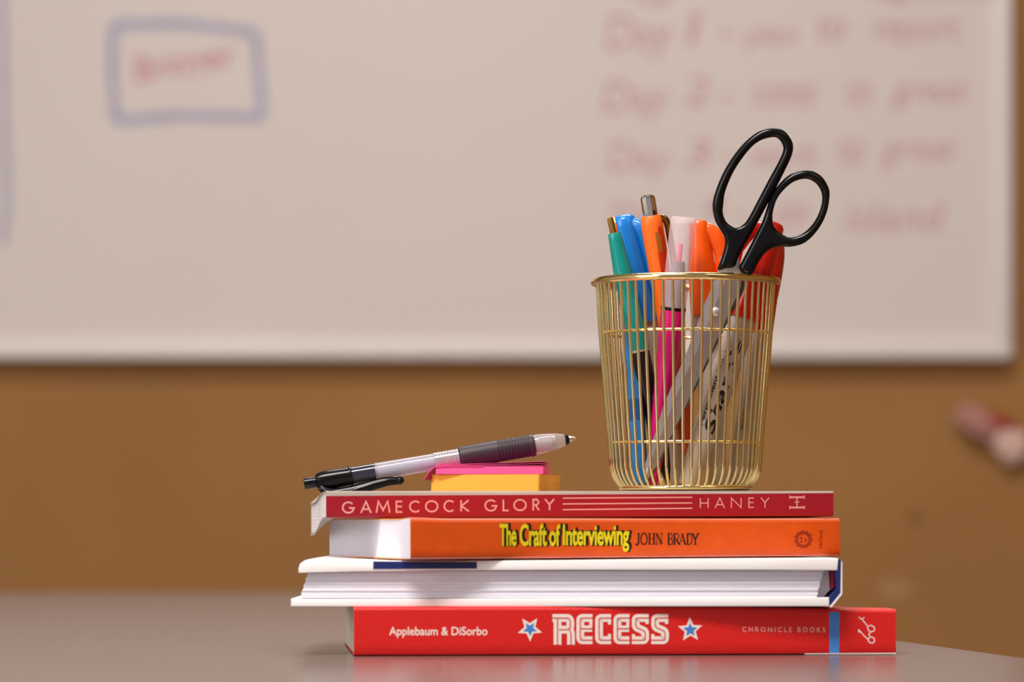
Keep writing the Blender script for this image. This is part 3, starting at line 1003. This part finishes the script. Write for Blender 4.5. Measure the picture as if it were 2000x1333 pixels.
# ---- scissors
SD0, SD1 = 1.7535, 1.7672   # depth at the handles and at the tips
def sd(py): return SD0 + (SD1 - SD0) * (py - 250) / (945 - 250)
sc_root = P(1262, 940, sd(940))
sz = (P(1400, 400, sd(400)) - P(1400, 940, sd(940)))
lean = math.atan2(-(sd(400) - sd(940)), (P(0, 400, sd(400)).z - P(0, 940, sd(940)).z))
sci = empty('scissors', sc_root, (lean, 0, 0))
tag(sci, 'steel scissors with black plastic loop handles standing in the pencil cup', 'scissors')
bpy.context.view_layer.update()
smap = plane_map(sci, 0.0)
def handle_shape(name, outer, hole, yoff, thick, rnd):
    cu = bpy.data.curves.new(name, 'CURVE')
    cu.dimensions = '2D'
    cu.fill_mode = 'BOTH'
    cu.extrude = thick / 2 - rnd
    cu.bevel_depth = rnd
    cu.bevel_resolution = 4
    cu.offset = -rnd
    for pts in (outer, hole):
        if not pts: continue
        q = smooth_path([(a, b, 0) for a, b in pts], 4, True)
        s_ = cu.splines.new('POLY')
        s_.points.add(len(q) - 1)
        for sp_, v in zip(s_.points, q):
            w_ = smap(1380 + v.x / 4.4423, 240 + v.y / 4.4423)
            sp_.co = (w_.x, w_.z, 0, 1)
        s_.use_cyclic_u = True
    o = bpy.data.objects.new(name, cu)
    COL.objects.link(o)
    bpy.context.view_layer.update()
    me = bpy.data.meshes.new_from_object(o.evaluated_get(bpy.context.evaluated_depsgraph_get()))
    bpy.data.objects.remove(o)
    bpy.data.curves.remove(cu)
    for v in me.vertices:
        v.co = Vector((v.co.x, yoff - v.co.z, v.co.y))
    bm = bmesh.new(); bm.from_mesh(me)
    bmesh.ops.remove_doubles(bm, verts=bm.verts, dist=1e-6)
    bmesh.ops.recalc_face_normals(bm, faces=bm.faces)
    bm.to_mesh(me); bm.free()
    me.materials.clear()
    me.materials.append(M_black)
    o = bpy.data.objects.new(name, me)
    COL.objects.link(o)
    o.parent = sci
    return auto_smooth(o, 45)
HA = [(95, 1275), (122, 1190), (150, 1100), (160, 1035), (150, 985), (115, 925), (70, 840), (50, 720), (75, 600), (140, 440), (230, 290), (340, 160), (460, 70), (570, 42), (670, 70), (735, 150), (750, 215), (735, 290), (690, 390), (600, 570), (520, 720), (450, 850), (390, 960), (320, 1080), (270, 1180), (240, 1250), (165, 1265)]
HAi = [(590, 125), (645, 165), (664, 235), (622, 340), (540, 490), (430, 700), (360, 830), (310, 888), (240, 905), (172, 862), (140, 780), (145, 700), (160, 600), (220, 450), (300, 320), (390, 210), (480, 148)]
HB = [(280, 1255), (300, 1300), (350, 1320), (405, 1300), (440, 1230), (490, 1150), (560, 1092), (640, 1076), (740, 1075), (860, 1035), (970, 920), (1040, 780), (1065, 640), (1055, 560), (1000, 470), (920, 420), (850, 408), (760, 430), (680, 480), (600, 570), (545, 670), (515, 760), (480, 860), (430, 960), (370, 1080), (310, 1195)]
HBi = [(860, 487), (940, 520), (990, 590), (1000, 680), (970, 790), (910, 890), (830, 960), (720, 990), (640, 960), (584, 900), (570, 830), (577, 760), (610, 660), (680, 570), (760, 510)]
handle_shape('handle', HA, HAi, -0.0005, 0.0062, 0.0024)
handle_shape('handle', HB, HBi, -0.0009, 0.0062, 0.0024)
def blade(name, left, right, y_face, th, material):
    """flat blade with a raised spine and a ground edge: outline left (back) and right (edge), same count"""
    vs, fs = [], []
    n = len(left)
    for (a, b) in zip(left, right):
        L_, R_ = smap(*a), smap(*b)
        Mid = L_ * .62 + R_ * .38
        vs += [(L_.x, y_face + .0002, L_.z), (Mid.x, y_face - .0003, Mid.z), (R_.x, y_face + th * .7, R_.z), (R_.x, y_face + th, R_.z), (L_.x, y_face + th, L_.z)]
    for i in range(n - 1):
        a, b = 5 * i, 5 * i + 5
        for k_ in range(5):
            k2 = (k_ + 1) % 5
            fs.append((a + k_, a + k2, b + k2, b + k_))
    fs.append((4, 3, 2, 1, 0)); fs.append(tuple(5 * (n - 1) + q for q in range(5)))
    return auto_smooth(obj(name, vs, fs, material, sci), 8)
BL = [(1408, 500), (1402, 530), (1388, 567), (1376, 594), (1368, 617), (1354, 655), (1340, 693), (1315, 747), (1295, 795), (1281, 844), (1268, 880), (1258, 915), (1260, 939)]
BR = [(1442, 500), (1450, 535), (1446, 563), (1432, 594), (1420, 620), (1404, 655), (1386, 694), (1361, 747), (1339, 795), (1315, 844), (1297, 880), (1280, 915), (1263, 940)]
blade('blade', BL, BR, -0.0006, 0.0013, M_steel)
BL2 = [(1432, 520), (1420, 545), (1404, 575), (1390, 604), (1375, 640), (1352, 685), (1330, 735), (1306, 790), (1290, 844), (1275, 885), (1266, 915), (1265, 939)]
BR2 = [(1468, 520), (1460, 550), (1448, 580), (1434, 608), (1416, 642), (1393, 690), (1369, 740), (1342, 795), (1318, 846), (1299, 885), (1284, 915), (1268, 940)]
blade('blade', BL2, BR2, 0.0010, 0.0012, mat('dark_blade_steel', (120, 116, 120), 0.3, metal=1.0, var=0.05))
q = smap(1398, 609)
pv_ = lathe('pivot_screw', [(0, .0022), (.0008, .0022), (.0013, .0017), (.0016, .0006)], mat('rivet_steel', (226, 220, 228), 0.3, metal=0.8, var=.02), sci, 24)
pv_.rotation_euler = (math.radians(90), 0, 0)
pv_.location = (q.x, -0.0008, q.z)

# ---- pens and markers in the cup
GRP = 'pens and markers in the pencil cup'
def stick(name, label, cat, top, bot):
    return axis_thing(name, label, cat, in_cup(*bot), P(*top), GRP)

# teal click pen with a black lower barrel
t, L = stick('ballpoint_pen', 'teal ballpoint pen with gold push button and black barrel in pencil cup', 'pen', (1193, 424, 1.7800), (1306, 1.7910))
M_teal = mat('teal_plastic', (0, 140, 132), 0.3, var=0.05, coat=0.2)
M_blackbar = mat('black_barrel', (26, 12, 20), 0.3, var=0.1)
def fr(y, y0=424, y1=950): return L * (y1 - y) / (y1 - y0)
lathe('push_button', [(fr(470), .0021), (fr(430), .0021), (fr(425), .0019)], mat('gold_button', (222, 176, 100), 0.15, metal=1.0, var=0.03), t, 12, ang=20)
lathe('upper_barrel', [(fr(684), .0051), (fr(600), .0050), (fr(530), .0047), (fr(470), .0036), (fr(458), .0034), (fr(455), .0030)], M_teal, t)
lathe('joint_ring', [(fr(687), .0051), (fr(683), .0052)], mat('cream_ring', (214, 200, 160), 0.3, metal=.5), t)
lathe('lower_barrel', [(fr(950), .0004), (fr(944), .0010), (fr(915), .0030), (fr(870), .0046), (fr(687), .0049)], M_blackbar, t)
wrap_text('barrel_lettering', 'APART', t, mat('grey_print', (120, 112, 112), 0.5), .00487, fr(852), fr(775), .0026, math.radians(-60), spacing=1.3)

# blue marker with a clip cap
def clip_marker(name, label, top, bot, cap_len, cap_rgb, r_cap, r_top, r_bar, side, cname, clip_out=.0026, clip_end=.62):
    t, L = stick(name, label, 'marker', top, bot)
    Mc = mat(cname, cap_rgb, 0.28, var=0.05, coat=0.25)
    Mb = mat('warm_grey_barrel', (186, 172, 164), 0.35, var=0.03, coat=0.15)
    y = L
    lathe('cap', [(L - cap_len, r_cap), (L - cap_len * .55, r_cap * .97), (L - cap_len * .12, r_top), (L - .0022, r_top * .95), (L - .0006, r_top * .75), (L, r_top * .45)], Mc, t)
    lathe('barrel', [(0.0, r_bar * .62), (.001, r_bar * .72), (.03, r_bar * .92), (L * .45, r_bar), (L - cap_len * .9, r_bar)], Mb, t)
    lathe('end_plug', [(0.0003, r_bar * .5), (0.0012, r_bar * .5)], Mc, t, 20)
    a = side
    def at(rad, s): return (rad * math.cos(a), rad * math.sin(a), s)
    pts = smooth_path([at(r_top * .6, L - cap_len * .10), at(r_top + clip_out * .75, L - cap_len * .16), at(r_cap + clip_out, L - cap_len * .34), at(r_cap + clip_out * .95, L - cap_len * clip_end), at(r_cap + clip_out * .35, L - cap_len * .92), at(r_cap + .0004, L - cap_len * .985)], 5)
    tube('cap_clip', pts, [.0016 + .0011 * math.sin(math.pi * min(1, .25 + i / len(pts))) for i in range(len(pts))], Mc, t, 10, flat=1.5)
    return t, L
clip_marker('marker', 'bright blue capped marker behind the teal pen in pencil cup', (1216, 420, 1.7990), (1332, 1.8140), 0.0555, (18, 122, 210), .0072, .0062, .0060, math.radians(-28), 'blue_cap')
ta, La = clip_marker('marker', 'orange capped marker beside the frosted cap in pencil cup', (1364, 430, 1.7860), (1402, 1.7960), 0.0478, (250, 92, 12), .0074, .0050, .0066, math.radians(-12), 'orange_cap', .0028, .5)
tr_, Lr = clip_marker('marker', 'red capped marker with printed grey barrel behind the scissors in pencil cup', (1513, 434, 1.7790), (1343, 1.7805), 0.0510, (226, 26, 14), .0080, .0058, .0070, math.radians(188), 'red_cap', .0060, .4)
tk, Lk = clip_marker('marker', 'second red capped marker leaning against the cup wires beside the printed marker', (1513, 452, 1.8020), (1440, 1.8050), 0.0515, (206, 18, 16), .0066, .0052, .0062, math.radians(60), 'deep_red_cap', .0030)
wrap_text('barrel_lettering', 'Sharpie', tr_, M_dark, .0069, Lr * .20, Lr * .56, .0078, math.radians(-72), offset=0.02, shear=0.2)
wrap_text('barrel_lettering', 'Permanent Marker', tr_, M_dark, .0069, Lr * .22, Lr * .55, .0022, math.radians(-122), offset=0.012)
wrap_text('barrel_lettering', 'FINE POINT', tk, M_dark, .0061, Lk * .22, Lk * .34, .0015, math.radians(-110))

# blue hexagonal pencil
t, L = stick('pencil', 'bright blue hexagonal pencil at the side of the pencil cup', 'pencil', (1227, 566, 1.7980), (1251, 1.7770))
M_pencil = mat('blue_pencil_paint', (26, 124, 196), 0.3, var=0.05, coat=0.25)
o = lathe('shaft', [(0.0, .0030), (.004, .0043), (L - .001, .0044), (L, .0040)], M_pencil, t, 6, ang=10)
o.rotation_euler = (0, 0, math.radians(12))
lathe('dark_band', [(.033, .00447), (.044, .00447)], mat('pencil_band', (24, 84, 140), 0.35, var=0.05), t, 6, ang=10).rotation_euler = (0, 0, math.radians(12))
lathe('lead', [(L - .0002, .0012), (L + .0004, .0011)], M_dark, t, 12)

# orange click pen
t, L = stick('ballpoint_pen', 'orange ballpoint pen with chrome push button in pencil cup', 'pen', (1264, 381, 1.7800), (1356, 1.7980))
M_or = mat('orange_plastic', (246, 108, 24), 0.45, var=0.05)
M_ortr = mat('translucent_orange', (206, 48, 8), 0.12, var=0.05, alpha=0.9, coat=0.4)
def fo(y): return L * (950 - y) / (950 - 381)
lathe('push_button', [(fo(425), .0037), (fo(388), .0037), (fo(383), .0031), (fo(381), .0018)], M_chrome, t, 10, ang=24)
lathe('upper_barrel', [(fo(660), .0050), (fo(520), .0054), (fo(440), .0056), (fo(426), .0052), (fo(421), .0042)], M_or, t)
lathe('lower_barrel', [(fo(950), .0010), (fo(942), .0020), (fo(900), .0042), (fo(660), .0050)], mat('red_orange_plastic', (206, 66, 22), 0.3, var=.06, coat=.2), t)
# see-through window on the right of the barrel
vs, fs = [], []
for i in range(13):
    s_ = fo(444 + (660 - 444) * i / 12)
    hw = math.radians(34) * min(1, .35 + i / 3.5)
    for j in range(9):
        a = math.radians(-52) + hw * (j - 4) / 4
        rr = .0057 - .0007 * max(0, i - 3) / 9
        vs.append((rr * math.cos(a), rr * math.sin(a), s_))
for i in range(12):
    for j in range(8):
        fs.append((i * 9 + j, i * 9 + j + 1, (i + 1) * 9 + j + 1, (i + 1) * 9 + j))
obj('window', vs, fs, M_ortr, t, smooth=True)
vs, fs = [], []
for i in range(5):
    for j in range(5):
        a = math.radians(-84) + math.radians(30) * j / 4 * (1 - .5 * (i == 4))
        vs.append((.00575 * math.cos(a), .00575 * math.sin(a), fo(492 - 38 * i / 4)))
for i in range(4):
    for j in range(4):
        fs.append((i * 5 + j, i * 5 + j + 1, i * 5 + j + 6, i * 5 + j + 5))
obj('amber_insert', vs, fs, mat('amber_plastic', (168, 92, 16), 0.15, var=.1, coat=.4), t, smooth=True)
tube('clip', smooth_path([(.0045, .001, fo(428)), (.0074, .001, fo(436)), (.0080, .001, fo(470)), (.0078, .001, fo(560)), (.0064, .001, fo(600))], 5), .0013, mat('dark_gold_clip', (150, 104, 40), 0.15, metal=1.0), t, 10, flat=1.4)

# pink fine liner with a frosted cap
t, L = stick('felt_pen', 'magenta felt pen with frosted see-through cap in pencil cup', 'pen', (1336, 425, 1.7650), (1275, 1.7850))
M_frost = mat('frosted_cap', (240, 218, 222), 0.4, var=0.02, alpha=0.34)
M_mag = mat('magenta_plastic', (214, 0, 112), 0.32, var=0.05, coat=0.2)
def fp(y): return L * (950 - y) / (950 - 425)
lathe('frosted_cap', [(fp(600), .0062), (fp(540), .0064), (fp(432), .0067), (fp(427), .0063), (fp(425), .0057)], M_frost, t, cap0=False)
lathe('inner_cap', [(fp(436), .0060), (fp(433), .0060)], M_frost, t)
lathe('nib', [(fp(520), .0014), (fp(480), .0011), (fp(476), .0008)], mat('hot_pink_nib', (244, 60, 120), 0.5), t, 16)
lathe('nib_holder', [(fp(604), .0048), (fp(545), .0046), (fp(528), .0036), (fp(510), .0030)], mat('grey_holder', (110, 100, 112), 0.5, var=.05), t)
lathe('neck_ring', [(fp(605), .0063), (fp(599), .0063)], M_black, t)
lathe('body', [(0.0003, .0022), (.006, .0030), (fp(850), .0043), (fp(740), .0053), (fp(660), .0059), (fp(605), .0062)], M_mag, t)
